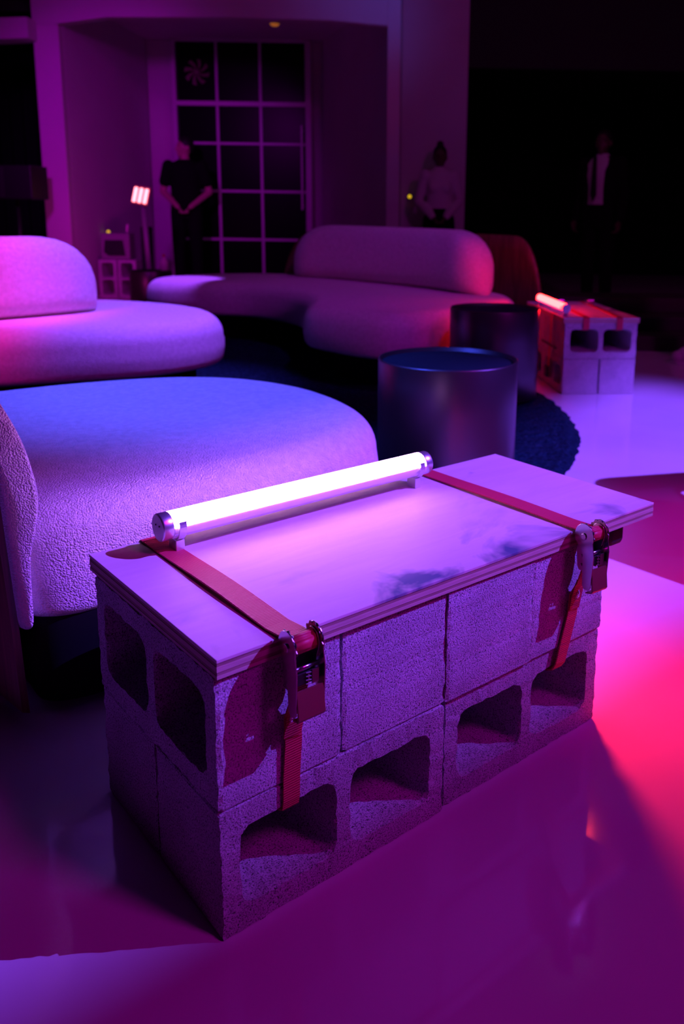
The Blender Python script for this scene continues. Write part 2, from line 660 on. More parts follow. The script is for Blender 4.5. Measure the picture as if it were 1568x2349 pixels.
def rrect(x0, x1, z0, z1, r, step=.011):
    pts = []
    cs = [(x1 - r, z0 + r, -90), (x1 - r, z1 - r, 0), (x0 + r, z1 - r, 90), (x0 + r, z0 + r, 180)]
    arc = []
    for cx, cz, a0 in cs:
        k = max(2, int(r * PI / 2 / step) + 1)
        for i in range(k + 1):
            a = math.radians(a0 + 90 * i / k)
            arc.append(Vector((cx + r * math.cos(a), cz + r * math.sin(a), 0)))
    n = len(arc)
    for i in range(n):
        a, b = arc[i], arc[(i + 1) % n]
        m = max(1, int(round((b - a).length / step)))
        for k in range(m):
            pts.append(a.lerp(b, k / m))
    return pts


def block_mesh(seed, step=.011, rough=.0011):
    """hollow block lying on its side: length x, cores through y, height z; origin at the base centre"""
    rnd = random.Random(seed)
    bm = bmesh.new()
    hw = .152
    loops = [(rrect(-BL / 2, BL / 2, 0, BH, .004, step), 0),
             (rrect(-BL / 2 + .030, -BL / 2 + .030 + hw, .036, BH - .034, .022, step), 1),
             (rrect(BL / 2 - .030 - hw, BL / 2 - .030, .036, BH - .034, .022, step), 1)]
    rings = {}
    for yi, y in ((0, -BW / 2), (1, -BW / 2 + .006), (2, BW / 2 - .006), (3, BW / 2)):
        for li, (lp, hole) in enumerate(loops):
            cx = sum(p.x for p in lp) / len(lp)
            cz = sum(p.y for p in lp) / len(lp)
            vs = []
            for p in lp:
                j = rough * (1.5 if yi in (0, 3) else 1)
                x, z = p.x, p.y
                if hole:
                    f = 1.0 - .10 * (y / BW + .5)
                    if yi in (0, 3):
                        f += .012
                    x, z = cx + (x - cx) * f, cz + (z - cz) * f
                elif yi in (0, 3):
                    x, z = x * .994, BH / 2 + (z - BH / 2) * .988
                nx, nz = rnd.uniform(-j, j), rnd.uniform(-j, j)
                if not hole and yi in (1, 2):
                    nx *= .5
                    nz *= .5
                vs.append(bm.verts.new((x + nx, y + rnd.uniform(-j, j) * .6, max(0, z + nz))))
            rings[yi, li] = vs
    for li in range(3):
        for yi in range(3):
            a, b = rings[yi, li], rings[yi + 1, li]
            n = len(a)
            for k in range(n):
                bm.faces.new((a[k], a[(k + 1) % n], b[(k + 1) % n], b[k]))
    for yi in (0, 3):
        es = []
        for li in range(3):
            vs = rings[yi, li]
            for k in range(len(vs)):
                es.append(bm.edges.get((vs[k], vs[(k + 1) % len(vs)])))
        bmesh.ops.triangle_fill(bm, use_beauty=True, edges=es)
    bmesh.ops.recalc_face_normals(bm, faces=bm.faces)
    me = bpy.data.meshes.new('concrete_block')
    bm.to_mesh(me)
    bm.free()
    me.materials.append(MATS['concrete'])
    return me


BMESH = [block_mesh(s) for s in range(4)]
BFAR = block_mesh(11, .03, .0012)


def place_block(base, rz0, x, y, z, rz, label, group, me, tip=0):
    """x,y in the bench's own frame (base point, turned rz0)"""
    c, s = math.cos(rz0), math.sin(rz0)
    o = bpy.data.objects.new('concrete_block', me)
    COL.objects.link(o)
    o.location = (base[0] + c * x - s * y, base[1] + s * x + c * y, z)
    o.rotation_euler = (0, tip, rz0 + rz)
    return tag(o, label, 'block', group)


G1 = 'concrete blocks of the front bench'
B1 = (0, 0)
for x, y, rz, lab, k in [
        (.195, .095, 0, 'rough grey hollow block, bottom front, left one of the near bench', 0),
        (.5925, .1015, 0, 'rough grey hollow block, bottom front, right one of the near bench', 1),
        (.196, .292, PI, 'hollow block at the bottom back, left end of the near bench', 2),
        (.594, .293, PI, 'hollow block at the bottom back, right end of the near bench', 3)]:
    place_block(B1, 0, x, y, 0, rz, lab, G1, BMESH[k])
for i, (x, lab) in enumerate([
        (.0955, 'top row block at the near bench left end, showing two dark cores at the side'),
        (.2935, 'top row block of the near bench, second from the left strap, plain face'),
        (.4905, 'top row block of the near bench, third from left, plain speckled face'),
        (.6875, 'top row block at the near bench right end, behind the right red strap')]):
    o = place_block(B1, 0, x, .195 + (0, .002, -.001, .001)[i], BH + .0006, -PI / 2, lab, G1, BMESH[(i + 1) % 4])
    o.scale = (1, 1.03 if i else 1, 1)


# ------------------------------------------------------------------ plywood board made of plies
def board(label, base, rz, x0, x1, y0, y1, z):
    t = thing('plywood_board', label, 'board', (base[0], base[1], z), rz)
    h = .0264
    lay = [('plywood_face', 0, .0045, 'ply_light', 0), ('ply', .0045, .0095, 'ply_dark', -.0006), ('ply', .0095, .0165, 'ply_light', 0),
           ('ply', .0165, .0215, 'ply_dark', -.0006), ('plywood_face', .0215, h, 'plywood', .0003)]
    for n, a, b, m, e in lay:
        box(n, (x0 - e, x1 + e, y0 - e, y1 + e, a, b), m, t, .0008 if m == 'plywood' else 0)
    return t


Z1 = 2 * BH + .0012
board('pale plywood board lying on the near concrete block bench under the violet tube', B1, 0, .0008, .921, -.006, .411, Z1)
ZT = Z1 + .0267


# ------------------------------------------------------------------ tube lamps on clips
def tube_lamp(label, loc, rz, length, glow, roll=0):
    """tube along local x, base on z = 0"""
    t = thing('tube_lamp', label, 'lamp', loc, rz)
    R, zc = .0225, .0445
    seg = 48
    a0, a1 = math.radians(2 + roll), math.radians(178 + roll)

    def sector(name, s0, s1, rad, m):
        n = 30
        V, F = [], []
        for x in (-length / 2, length / 2):
            for i in range(n + 1):
                a = s0 + (s1 - s0) * i / n
                V.append((x, rad * math.cos(a), zc + rad * math.sin(a)))
            V.append((x, 0, zc))
        for i in range(n):
            F.append((i, i + 1, n + 2 + i + 1, n + 2 + i))
        for q in (0, n + 2):
            for i in range(n):
                F.append((q + i, q + i + 1, q + n + 1))
        o = add(name, V, F, m, t)
        for p in o.data.polygons:
            p.use_smooth = len(p.vertices) == 4
        return o
    sector('diffuser', a0, a1, R, glow)
    sector('housing', a1, a0 + 2 * PI, R * .985, 'housing')
    for s in (-1, 1):
        c = cyl('end_cap', (s * (length / 2), 0, zc), (s * (length / 2 + .019), 0, zc), R * 1.02, 'aluminium', t, bev=.0025)
        for q in (-.006, .006):
            cyl('contact', (s * (length / 2 + .0185), q, zc + .004), (s * (length / 2 + .0198), q, zc + .004), .0014, 'black_plastic', c, seg=10)
        # clip: foot, stem and open ring
        x = s * (length / 2 - .012)
        bm = bmesh.new()
        bm_box(bm, x - .0075, x + .0075, -.013, .013, 0, .021, .001)
        n = 22
        vs = []
        for rr in (R + .0006, R + .0034):
            for xx in (x - .006, x + .006):
                for i in range(n + 1):
                    a = math.radians(158) + math.radians(224) * i / n
                    vs.append(bm.verts.new((xx, rr * math.cos(a), zc + rr * math.sin(a))))
        k = n + 1
        for i in range(n):
            bm.faces.new((vs[i], vs[i + 1], vs[k + i + 1], vs[k + i]))
            bm.faces.new((vs[2 * k + i + 1], vs[2 * k + i], vs[3 * k + i], vs[3 * k + i + 1]))
            bm.faces.new((vs[i + 1], vs[i], vs[2 * k + i], vs[2 * k + i + 1]))
            bm.faces.new((vs[k + i], vs[k + i + 1], vs[3 * k + i + 1], vs[3 * k + i]))
        for i in (0, n):
            bm.faces.new((vs[i], vs[k + i], vs[3 * k + i], vs[2 * k + i]))
        from_bm('clip_stand', bm, 'aluminium', t)
    return t


tube_lamp('glowing white-violet tube lamp on two silver clips on the near plywood board', (.370, .345, ZT), math.radians(.9), .532, 'tube_violet')


# ------------------------------------------------------------------ ratchet straps
def ratchet(parent, x, z, tilt=0., lean=0.):
    """ratchet buckle at the front edge, facing -y; z = spool height"""
    b = bpy.data.objects.new('ratchet', None)
    COL.objects.link(b)
    b.parent = parent
    b.location = (x, -.030, z + .004)
    b.rotation_euler = (tilt, lean, 0)
    b.scale = (.88, .88, 1.0)
    # frame plates (inner pair) and handle plates (outer pair)
    def plate(name, sx, rad, bot, w0, w1, m, th=.0018, y1=0.):
        out = []
        for i in range(19):
            a = math.radians(-20 + 220 * i / 18)
            out.append((rad * math.cos(a), rad * math.sin(a)))
        out += [(-w0 + y1, -.03), (-w1 + y1, bot + .006), (-w1 * .5 + y1, bot), (w1 * .5 + y1, bot), (w1 + y1, bot + .006), (w0 + y1, -.03)]
        return prism(name, out, 'x', sx - th / 2, sx + th / 2, m, b, .0004)
    for s in (-1, 1):
        p = plate('frame_plate', s * .0205, .0165, -.062, .012, .009, 'zinc', y1=.006)
        for zz in (-.052, -.036):
            cyl('rivet', (s * .0222, .006, zz), (s * .0236, .006, zz), .0026, 'zinc', p, seg=12)
        h = plate('handle_plate', s * .0242, .0225, -.092, .0135, .010, 'zinc', y1=-.012)
        cyl('axle_pin', (s * .024, 0, 0), (s * .0275, 0, 0), .0062, 'zinc', h, seg=16, bev=.001)
        # toothed gear wheel
        g = []
        for i in range(48):
            a = 2 * PI * i / 48
            rr = .0235 if (i % 4) in (0, 1) else .0205
            g.append((rr * math.cos(a), rr * math.sin(a)))
        prism('gear_wheel', g, 'x', s * .0222 - .0007, s * .0222 + .0007, 'zinc_dark', b)
    box('gap_shade', (-.0195, .0195, .004, .008, -.060, -.014), 'black_plastic', b)  # black sheet added as the shade in the gap between the plates
    cyl('spool', (-.020, 0, 0), (.020, 0, 0), .0132, 'webbing_red', b, seg=28)
    cyl('pawl_bar', (-.0235, -.010, -.030), (.0235, -.010, -.030), .0035, 'zinc', b, seg=12)
    box('pawl_plate', (-.019, .019, -.016, -.012, -.050, -.034), 'black_plastic', b, .001)
    sp = bmesh.new()
    for i in range(7):
        bm_cyl(sp, (-.0045 + (i % 2) * .003, -.018, -.034 - i * .0026), (.0045 - (i % 2) * .003, -.018, -.0353 - i * .0026), .0009, seg=6)
    from_bm('spring', sp, 'zinc', b)
    box('latch_bar', (.006, .018, -.0185, -.0165, -.052, -.032), 'zinc_dark', b, .0006)
    # handle grip: bent sheet
    gp = prism('handle_grip', [(-.020, -.054), (-.0225, -.054), (-.0275, -.092), (-.0245, -.096), (-.010, -.099), (-.010, -.0965), (-.0235, -.0935)], 'x', -.0232, .0232, 'grip_red', b, .0004)
    return b


mat('grip_red', (.36, .10, .11), .35, .6)


def strap(label, path_top, xa, xb, ratch, low, group, wt=.037, wl=.026, printed='a'):
    t = thing('ratchet_strap', label, 'strap', (0, 0, 0), 0, group)
    ribbon('top_webbing', path_top, (1, 0, 0), wt, .0026, 'webbing_red', t)
    ratchet(t, *ratch)
    ribbon('lower_webbing', low, (1, 0, 0), [wl] * len(low), .0024, 'webbing_hanging', t)
    return t


def toppath(xb, xf, hump, xr, zr):
    p = [(xb, .4165, .13), (xb, .4165, ZT - .012), (xb, .4145, ZT - .001), (xb, .409, ZT + .0022)]
    n = 14
    for i in range(1, n):
        s = i / n
        p.append((xb + (xf - xb) * s, .409 - .417 * s + .02 * s * 0, ZT + .0022 + hump * math.sin(PI * s) ** 2 * s))
    p += [(xr, -.010, ZT + .0042), (xr, -.022, ZT + .0045), (xr, -.030, ZT + .0035)]
    return p


zr1 = .401
s1 = strap('red ratchet strap across the left end of the near plywood board', toppath(.103, .104, .006, .1060, 0), 0, 0, (.1075, zr1, 0, 0),
           [(.1075, -.0245, zr1 - .058), (.1075, -.018, zr1 - .085), (.107, -.008, .292), (.109, -.0055, .25), (.106, -.0045, .20), (.1055, -.004, .165),
            (.1055, -.001, .152), (.1055, .008, .147), (.1055, .04, .145), (.1055, .12, .144)], 'red straps around the near bench')
s2 = strap('red ratchet strap across the right end of the near plywood board', toppath(.700, .704, .004, .7020, 0), 0, 0, (.7015, zr1, math.radians(-2), math.radians(3)),
           [(.699, -.0245, zr1 - .058), (.696, -.018, zr1 - .085), (.691, -.008, .292), (.690, -.0055, .25), (.676, -.0045, .20), (.6665, -.004, .165),
            (.666, .003, .152), (.6655, .014, .147), (.6655, .04, .145), (.6655, .12, .144)], 'red straps around the near bench')


def lines(name, segs, y, m, parent, wd=.0011):
    bm = bmesh.new()
    for (x0, z0), (x1, z1) in segs:
        d = Vector((x1 - x0, 0, z1 - z0))
        n = Vector((-d.z, 0, d.x)).normalized() * wd / 2
        ln = [Vector((x0, y, z0)) + n, Vector((x1, y, z1)) + n, Vector((x1, y, z1)) - n, Vector((x0, y, z0)) - n]
        a = [bm.verts.new(v) for v in ln]
        b = [bm.verts.new(v + Vector((0, .0006, 0))) for v in ln]
        bm.faces.new(a)
        bm.faces.new(b[::-1])
        for k in range(4):
            bm.faces.new((a[k], b[k], b[(k + 1) % 4], a[(k + 1) % 4]))
    return from_bm(name, bm, m, parent)


# stitched loop below each ratchet with its white print
for t, xx, kind in ((s1, .1075, 0), (s2, .6925, 1)):
    lo = ribbon('stitched_loop', [(xx + .006, -.0165, .318), (xx + .002, -.0125, .300), (xx, -.0105, .282), (xx - .002, -.0085, .262)], (1, 0, 0), .0275, .0022, 'webbing_hanging', t)
    if kind == 0:
        sg = [((xx - .009, .286), (xx + .009, .292)), ((xx - .009, .2895), (xx - .005, .2985)), ((xx - .005, .2985), (xx + .007, .301)), ((xx + .007, .301), (xx + .009, .2955)), ((xx - .009, .2895), (xx + .009, .2955))]
    else:
        sg = [((xx - .006, .281), (xx + .006, .286)), ((xx - .006, .2845), (xx + .006, .2895)), ((xx - .006, .2845), (xx + .003, .298)), ((xx + .003, .298), (xx + .006, .2895)),
              ((xx - .003, .303), (xx + .004, .306)), ((xx - .003, .303), (xx + .002, .311)), ((xx + .002, .311), (xx + .005, .318)), ((xx - .001, .317), (xx + .005, .318))]
    lines('white_print', sg, -.0136, 'print_white', lo)

# black lamp hanging under the overhang of the board, its red lens turned to the floor
fl = thing('floor_light', 'small black lamp hanging under the right overhang of the near board, shining red downwards', 'lamp', (.845, .11, Z1 - .050))
bb = bmesh.new()
bm_box(bb, -.024, .024, -.092, .09, 0, .049, .010)
from_bm('casing', bb, 'black_rubber', fl)
o = lathe('lens', [(.014, -.003), (.016, .001), (.016, .004)], 'lamp_red', fl, 24)
o.location = (0, -.015, 0)
rl = spot('red_beam', (.845, .095, Z1 - .062), (.97, -.02, 0), (1, .015, .05), 10, 165, .5, .012)

# ------------------------------------------------------------------ far bench with the red tube
B2A = math.radians(55.5)
B2 = hall(1.185, 4.45)
G2 = 'concrete blocks of the far bench'
for x, y, rz, lab, k in [
        (.195, .0955, 0, 'block at the bottom of the far red-lit bench, right half of its end', 0),
        (.195, .2945, 0, 'block at the bottom of the far red-lit bench, left half of its end', 1),
        (.592, .0955, 0, 'bottom block at the far right of the red-lit bench', 0),
        (.592, .2945, 0, 'bottom block at the far left of the red-lit bench beside the drum', 1)]:
    place_block(B2, B2A, x, y, 0, rz, lab, G2, BFAR)
for i, lab in enumerate(['block with two dark cores in the upper end of the far red-lit bench',
                         'second upper block from the end of the far red-lit bench',
                         'third upper block from the end of the far red-lit bench',
                         'last upper block at the back of the far red-lit bench']):
    place_block(B2, B2A, .0955 + .197 * i, .195, BH + .0006, -PI / 2, lab, G2, BFAR)
board('plywood board glowing red on the far concrete block bench', B2, B2A, -.004, .80, -.008, .40, Z1)


def b2(x, y, z):
    c, s = math.cos(B2A), math.sin(B2A)
    return Vector((B2.x + c * x - s * y, B2.y + s * x + c * y, z))


tube_lamp('glowing red tube lamp lying on the far concrete block bench', b2(.31, .378, ZT), B2A, .532, 'tube_red', -22)
ss = Vector((-math.sin(B2A), math.cos(B2A), 0))
for y, lab in ((.10, 'red strap over the right core of the far bench end'), (.28, 'red strap over the left core of the far bench end')):
    t = thing('lashing_strap', lab, 'strap', (0, 0, 0), 0, 'red straps on the far bench')
    pth = [b2(.06, y, .335), b2(.0, y, .345), b2(-.008, y, .352), b2(-.0085, y, ZT - .004), b2(-.0065, y, ZT + .002), b2(.05, y - .004, ZT + .0025), b2(.3, y - .02, ZT + .002), b2(.6, y - .035, ZT + .002), b2(.79, y - .04, ZT + .002)]
    ribbon('webbing', pth, ss, .033, .003, 'webbing_red', t)
    bm = bmesh.new()
    for v in bm_box(bm, -.03, .03, -.022, .022, 0, .03, .006):
        pass
    o = from_bm('buckle', bm, 'zinc', t)
    o.location = b2(.62, y - .035, ZT + .0035)
    o.rotation_euler = (0, 0, B2A)
t = thing('lashing_strap', 'dark red strap with black clip hanging down the left side of the far bench', 'strap', (0, 0, 0), 0, 'red straps on the far bench')
ribbon('webbing', [b2(.20, .38, ZT + .002), b2(.2, .405, ZT + .001), b2(.2, .410, Z1 + .01), b2(.2, .409, .3), b2(.205, .412, .2), b2(.2, .414, .09)], Vector((math.cos(B2A), math.sin(B2A), 0)), .026, .003, 'webbing_red', t)
bm = bmesh.new()
bm_box(bm, .06, .36, .4125, .4185, .232, .244, .002)
bm_box(bm, .17, .23, .4165, .432, .06, .12, .006)
o = from_bm('clip', bm, 'black_plastic', t)
o.location = (B2.x, B2.y, 0)
o.rotation_euler = (0, 0, B2A)


# ------------------------------------------------------------------ sofas
def offset_loop(lp, d):
    n = len(lp)
    out = []
    for i in range(n):
        t = lp[(i + 1) % n] - lp[(i - 1) % n]
        nn = Vector((t.y, -t.x, 0)).normalized()
        out.append(lp[i] - nn * d)
    return out


def seat_mesh(name, outline, z0, z1, rt_, rb_, material, parent, crown=.012, n=10):
    """upholstered slab from a counter-clockwise plan outline"""
    lp = smooth_path([Vector((a, b, 0)) for a, b in outline], n, closed=True)
    prof = []
    for i in range(7):
        a = -PI / 2 + PI / 2 * i / 6
        prof.append((rb_ * (1 - math.cos(a)), z0 + rb_ + rb_ * math.sin(a)))
    zz0, zz1 = z0 + rb_, z1 - rt_
    for i in range(1, 3):
        prof.append((-.006 * math.sin(PI * i / 3), zz0 + (zz1 - zz0) * i / 3))
    for i in range(11):
        a = PI / 2 * i / 10
        prof.append((rt_ * (1 - math.cos(a)) if True else 0, z1 - rt_ + rt_ * math.sin(a)))
    prof += [(rt_ + .02, z1 + crown * .15)]
    bm = bmesh.new()
    rings = []
    for ins, z in prof:
        ol = offset_loop(lp, ins)
        rings.append([bm.verts.new((p.x, p.y, z)) for p in ol])
    m = len(lp)
    for a, b in zip(rings, rings[1:]):
        for k in range(m):
            bm.faces.new((a[k], a[(k + 1) % m], b[(k + 1) % m], b[k]))
    for rg, rev in ((rings[0], True), (rings[-1], False)):
        f = bm.faces.new(rg[::-1] if rev else rg)
        bmesh.ops.triangulate(bm, faces=[f])
    return from_bm(name, bm, material, parent, True)


def back_mesh(name, path, z0, z1, thick, material, parent, end_r=.22, lean=0., n=12, pw=2.6, flat_start=False):
    """upholstered back along a plan path; its outline is rounded at the ends"""
    P = smooth_path([Vector((a, b, 0)) for a, b in path], n)
    ln = [0]
    for a, b in zip(P, P[1:]):
        ln.append(ln[-1] + (b - a).length)
    T = ln[-1]
    # resample with denser ends
    S = []
    k = 34
    for i in range(k + 1):
        u = .5 - .5 * math.cos(PI * i / k)
        S.append(u * T)
    bm = bmesh.new()
    rings = []
    for s in S:
        j = 0
        while j < len(ln) - 2 and ln[j + 1] < s:
            j += 1
        f = (s - ln[j]) / max(1e-6, ln[j + 1] - ln[j])
        p = P[j].lerp(P[j + 1], f)
        t = (P[min(j + 2, len(P) - 1)] - P[max(j - 1, 0)]).normalized()
        nn = Vector((-t.y, t.x, 0))
        e = min(s, T - s) if not flat_start else (T - s if s > T / 2 else max(s, end_r * .45))
        q = min(1, max(0, e / end_r))
        hf = max(.02, (1 - (1 - q) ** pw) ** (1 / pw))
        tf = max(.03, (1 - (1 - min(1, e / (thick * .75))) ** 2) ** .5)
        h = (z1 - z0) * (.05 + .95 * hf)
        rg = []
        m = 28
        for i in range(m):
            a = 2 * PI * i / m
            ca, sa = math.cos(a), math.sin(a)
            x = math.copysign(abs(ca) ** .7, ca) * thick / 2 * tf
            zz = math.copysign(abs(sa) ** .62, sa)
            z = z0 + h * (.5 + .5 * zz)
            x *= 1 - .22 * max(0, (z - z0) / (z1 - z0) - .45)
            rg.append(bm.verts.new(p + nn * (x + lean * (z - z0)) + Vector((0, 0, z))))
        rings.append(rg)
    m = len(rings[0])
    for a, b in zip(rings, rings[1:]):
        for k in range(m):
            bm.faces.new((a[k], a[(k + 1) % m], b[(k + 1) % m], b[k]))
    bm.faces.new(rings[0][::-1])
    bm.faces.new(rings[-1])
    return from_bm(name, bm, material, parent, True)


def shell_mesh(name, path, z0, z1, thick, material, parent, end_r=.25, lean=0., n=14, both=True):
    """bent plywood shell: a thin wall along a plan path with rounded upper corners"""
    P = smooth_path([Vector((a, b, 0)) for a, b in path], n)
    ln = [0]
    for a, b in zip(P, P[1:]):
        ln.append(ln[-1] + (b - a).length)
    T = ln[-1]
    bm = bmesh.new()
    rows = []
    for i, p in enumerate(P):
        t = (P[min(i + 1, len(P) - 1)] - P[max(i - 1, 0)]).normalized()
        nn = Vector((-t.y, t.x, 0))
        e = T - ln[i]
        if both:
            e = min(e, ln[i])
        q = min(1, e / end_r)
        h = z0 + (z1 - z0) * (.15 + .85 * (1 - (1 - q) ** 2.2) ** (1 / 2.2))
        r = []
        for k in range(9):
            z = z0 + (h - z0) * k / 8
            o_ = lean * (z - z0)
            r.append((bm.verts.new(p + nn * (o_ - thick / 2) + Vector((0, 0, z))), bm.verts.new(p + nn * (o_ + thick / 2) + Vector((0, 0, z)))))
        rows.append(r)
    for a, b in zip(rows, rows[1:]):
        for k in range(8):
            bm.faces.new((a[k][0], b[k][0], b[k + 1][0], a[k + 1][0]))
            bm.faces.new((a[k][1], a[k + 1][1], b[k + 1][1], b[k][1]))
        bm.faces.new((a[8][0], b[8][0], b[8][1], a[8][1]))
        bm.faces.new((a[0][0], a[0][1], b[0][1], b[0][0]))
    for r in (rows[0], rows[-1]):
        for k in range(8):
            bm.faces.new((r[k][0], r[k + 1][0], r[k + 1][1], r[k][1]))
    return from_bm(name, bm, material, parent, True)


def to_hall_pts(pts):
    return [tuple(hall(a, b).xy) for a, b in pts]


# near sofa (plan in world metres), origin on the floor under its seat
sofa = thing('curved_sofa', 'pale boucle sofa right behind the near bench, close to the left', 'sofa')
near_out = [(.035, .622), (.14, .616), (.35, .622), (.60, .645), (.80, .72), (.925, .86), (.985, 1.06), (.985, 1.28), (.90, 1.50), (.72, 1.655), (.45, 1.735), (.15, 1.755), (-.05, 1.75), (-.17, 1.66), (-.19, 1.45), (-.14, 1.15), (-.09, .90), (-.055, .74), (-.025, .662)]
seat_mesh('seat', near_out, .2, .425, .085, .03, 'boucle', sofa)
seat_mesh('base', [(.02, .64), (.35, .63), (.6, .66), (.80, .79), (.9, 1.1), (.86, 1.4), (.62, 1.6), (.2, 1.68), (0, 1.66), (-.12, 1.55), (-.08, 1.15), (-.02, .8)], .03, .215, .01, .01, 'black_base', sofa, crown=0)
# backrest: upright cushion whose end faces the bench, leaning outwards (profile in hall metres: right, up)
prR = [(-.664, .200), (-.661, .253), (-.659, .320), (-.653, .352), (-.643, .390), (-.636, .433), (-.637, .473), (-.657, .551), (-.696, .626), (-.735, .675)]
prL = [(-.775, .690), (-.765, .655), (-.728, .560), (-.709, .472), (-.700, .350), (-.693, .244), (-.687, .200)]


def along(t):
    """shift of the profile at distance t along the back"""
    return Vector((-.75 * t - .10 * t * t, .66 * t))


def sweep(name, loop, material, d0, ts, inset=.0, smooth=True):
    lp = smooth_path([Vector((r, z, 0)) for r, z in loop], 5, closed=True) if smooth else [Vector((r, z, 0)) for r, z in loop]
    c = sum(lp, Vector()) / len(lp)
    bm = bmesh.new()
    rings = []
    for i, (t, k) in enumerate(ts):
        sh = along(t)
        rings.append([bm.verts.new(hall(c.x + (p.x - c.x) * k + sh.x, d0 + sh.y, p.y + (c.y - p.y) * (1 - k) * .25)) for p in lp])
    m = len(lp)
    for A, B in zip(rings, rings[1:]):
        for k in range(m):
            bm.faces.new((A[k], A[(k + 1) % m], B[(k + 1) % m], B[k]))
    bm.faces.new(rings[0])
    bm.faces.new(rings[-1][::-1])
    return from_bm(name, bm, material, sofa, smooth)


sweep('backrest', prR + prL, 'boucle', 1.405, [(0, .72), (.004, .86), (.012, .96), (.025, 1)] + [(.1 * i, 1) for i in range(1, 12)])
shl = [(r - .004, z) for r, z in prL] + [(r - .018, z) for r, z in prL[::-1]]
shl = [(shl[0][0], shl[0][1])] + shl[1:]
sh_in = [(-.800, .750), (-.769, .655), (-.732, .560), (-.713, .472), (-.704, .350), (-.697, .244), (-.688, .03)]
sh_out = [(r - .014, z) for r, z in sh_in][::-1]
sweep('back_shell', sh_in + sh_out, 'walnut_veneer', 1.41, [(.004 + .1 * i, 1) for i in range(12)], smooth=False)

# middle sofa
sofa2 = thing('curved_sofa', 'pale boucle sofa with rounded back at the left edge, lit pink and violet', 'sofa')
seat_mesh('seat', to_hall_pts([(-.955, 3.94), (-.935, 4.2), (-1.08, 4.50), (-1.40, 4.74), (-1.85, 4.84), (-2.4, 4.75), (-2.75, 4.3), (-2.85, 3.7), (-2.75, 3.2), (-2.4, 3.1), (-1.95, 3.30), (-1.5, 3.52), (-1.15, 3.70)]), .2, .43, .10, .035, 'boucle', sofa2)
seat_mesh('base', to_hall_pts([(-1.1, 4.0), (-1.1, 4.2), (-1.4, 4.55), (-1.85, 4.65), (-2.4, 4.55), (-2.65, 4.2), (-2.7, 3.7), (-2.6, 3.35), (-2.4, 3.28), (-1.9, 3.48), (-1.5, 3.68)]), .03, .215, .01, .01, 'black_base', sofa2, crown=0)
back_mesh('backrest', to_hall_pts([(-1.60, 4.28), (-1.80, 4.02), (-2.05, 3.75), (-2.4, 3.5), (-2.8, 3.3)]), .425, .80, .30, 'boucle', sofa2, end_r=.34, pw=2.5)

# far sofa
sofa3 = thing('curved_sofa', 'crescent shaped pale boucle sofa in the background with a walnut back shell', 'sofa')
seat_mesh('seat', to_hall_pts([(-.50, 4.50), (-.15, 4.22), (.15, 4.40), (.42, 4.75), (.62, 5.1), (.62, 5.5), (.35, 5.95), (-.1, 6.45), (-.7, 6.85), (-1.3, 6.92), (-1.78, 6.65), (-1.94, 6.28), (-1.78, 5.98), (-1.45, 5.93), (-1.1, 5.83), (-.78, 5.50), (-.62, 5.05), (-.60, 4.72)]), .2, .43, .10, .035, 'boucle', sofa3)
seat_mesh('base', to_hall_pts([(-.40, 4.68), (-.12, 4.45), (.1, 4.6), (.35, 4.95), (.47, 5.2), (.45, 5.45), (.2, 5.85), (-.2, 6.3), (-.75, 6.68), (-1.3, 6.75), (-1.65, 6.52), (-1.75, 6.28), (-1.6, 6.12), (-1.3, 6.08), (-1.0, 5.95), (-.66, 5.6), (-.47, 5.1)]), .03, .215, .01, .01, 'black_base', sofa3, crown=0)
back_mesh('backrest', to_hall_pts([(-.90, 6.66), (-.55, 6.45), (-.15, 6.10), (.20, 5.70), (.46, 5.30)]), .425, .825, .28, 'boucle', sofa3, end_r=.36, pw=2.3)
shell_mesh('back_shell', to_hall_pts([(-1.05, 6.86), (-.50, 6.70), (.0, 6.36), (.40, 5.98), (.66, 5.65), (.82, 5.36)]), .03, .79, .02, 'walnut_veneer', sofa3, end_r=.34)

# ------------------------------------------------------------------ rug and drums
bm = bmesh.new()
RC, RR = hall(-1.52, 3.88), 2.27
nr, na = 26, 420
rings = []
for i in range(nr + 1):
    f = (i / nr) ** .5
    rg = []
    for k in range(na):
        a = 2 * PI * k / na
        jr = random.uniform(-.008, .008) if i >= nr - 2 else random.uniform(-.02, .02)
        rad = RR * f + jr
        z = .016 + random.uniform(0, .012)
        if i == nr:
            z = .001
        rg.append(bm.verts.new((RC.x + rad * math.cos(a), RC.y + rad * math.sin(a), z)))
    rings.append(rg)
for a, b in zip(rings[1:], rings[2:]):
    for k in range(na):
        bm.faces.new((a[k], a[(k + 1) % na], b[(k + 1) % na], b[k]))
bm.faces.new(rings[1])
for v in rings[0]:
    bm.verts.remove(v)
tag(from_bm('round_rug', bm, 'rug_pile'), 'large round dark navy shaggy rug under the sofas and drums', 'rug')


def drum(label, r, d, rad, h, z=.03, group='dark metal drum tables'):
    t = thing('drum_table', label, 'drum table', hall(r, d, z), 0, group)
    lathe('body', [(rad - .004, 0), (rad, .004), (rad, h * .33), (rad, h * .66), (rad, h - .004), (rad - .002, h), (rad - .007, h), (rad - .009, h - .02)], 'drum_metal', t, 72)
    lathe('top', [(rad - .010, h - .03), (rad - .010, h - .014), (rad * .5, h - .013), (.01, h - .013)], 'drum_inside', t, 72)
    return t


drum('dark metal drum table standing in front, nearest to the plywood board', .122, 2.80, .2325, .435)
drum('dark metal drum table between the far sofa and the red-lit bench', .412, 4.24, .222, .445)
drum('small dark drum table by the cinder block stack at the back left', -2.46, 8.05, .195, .35, 0)

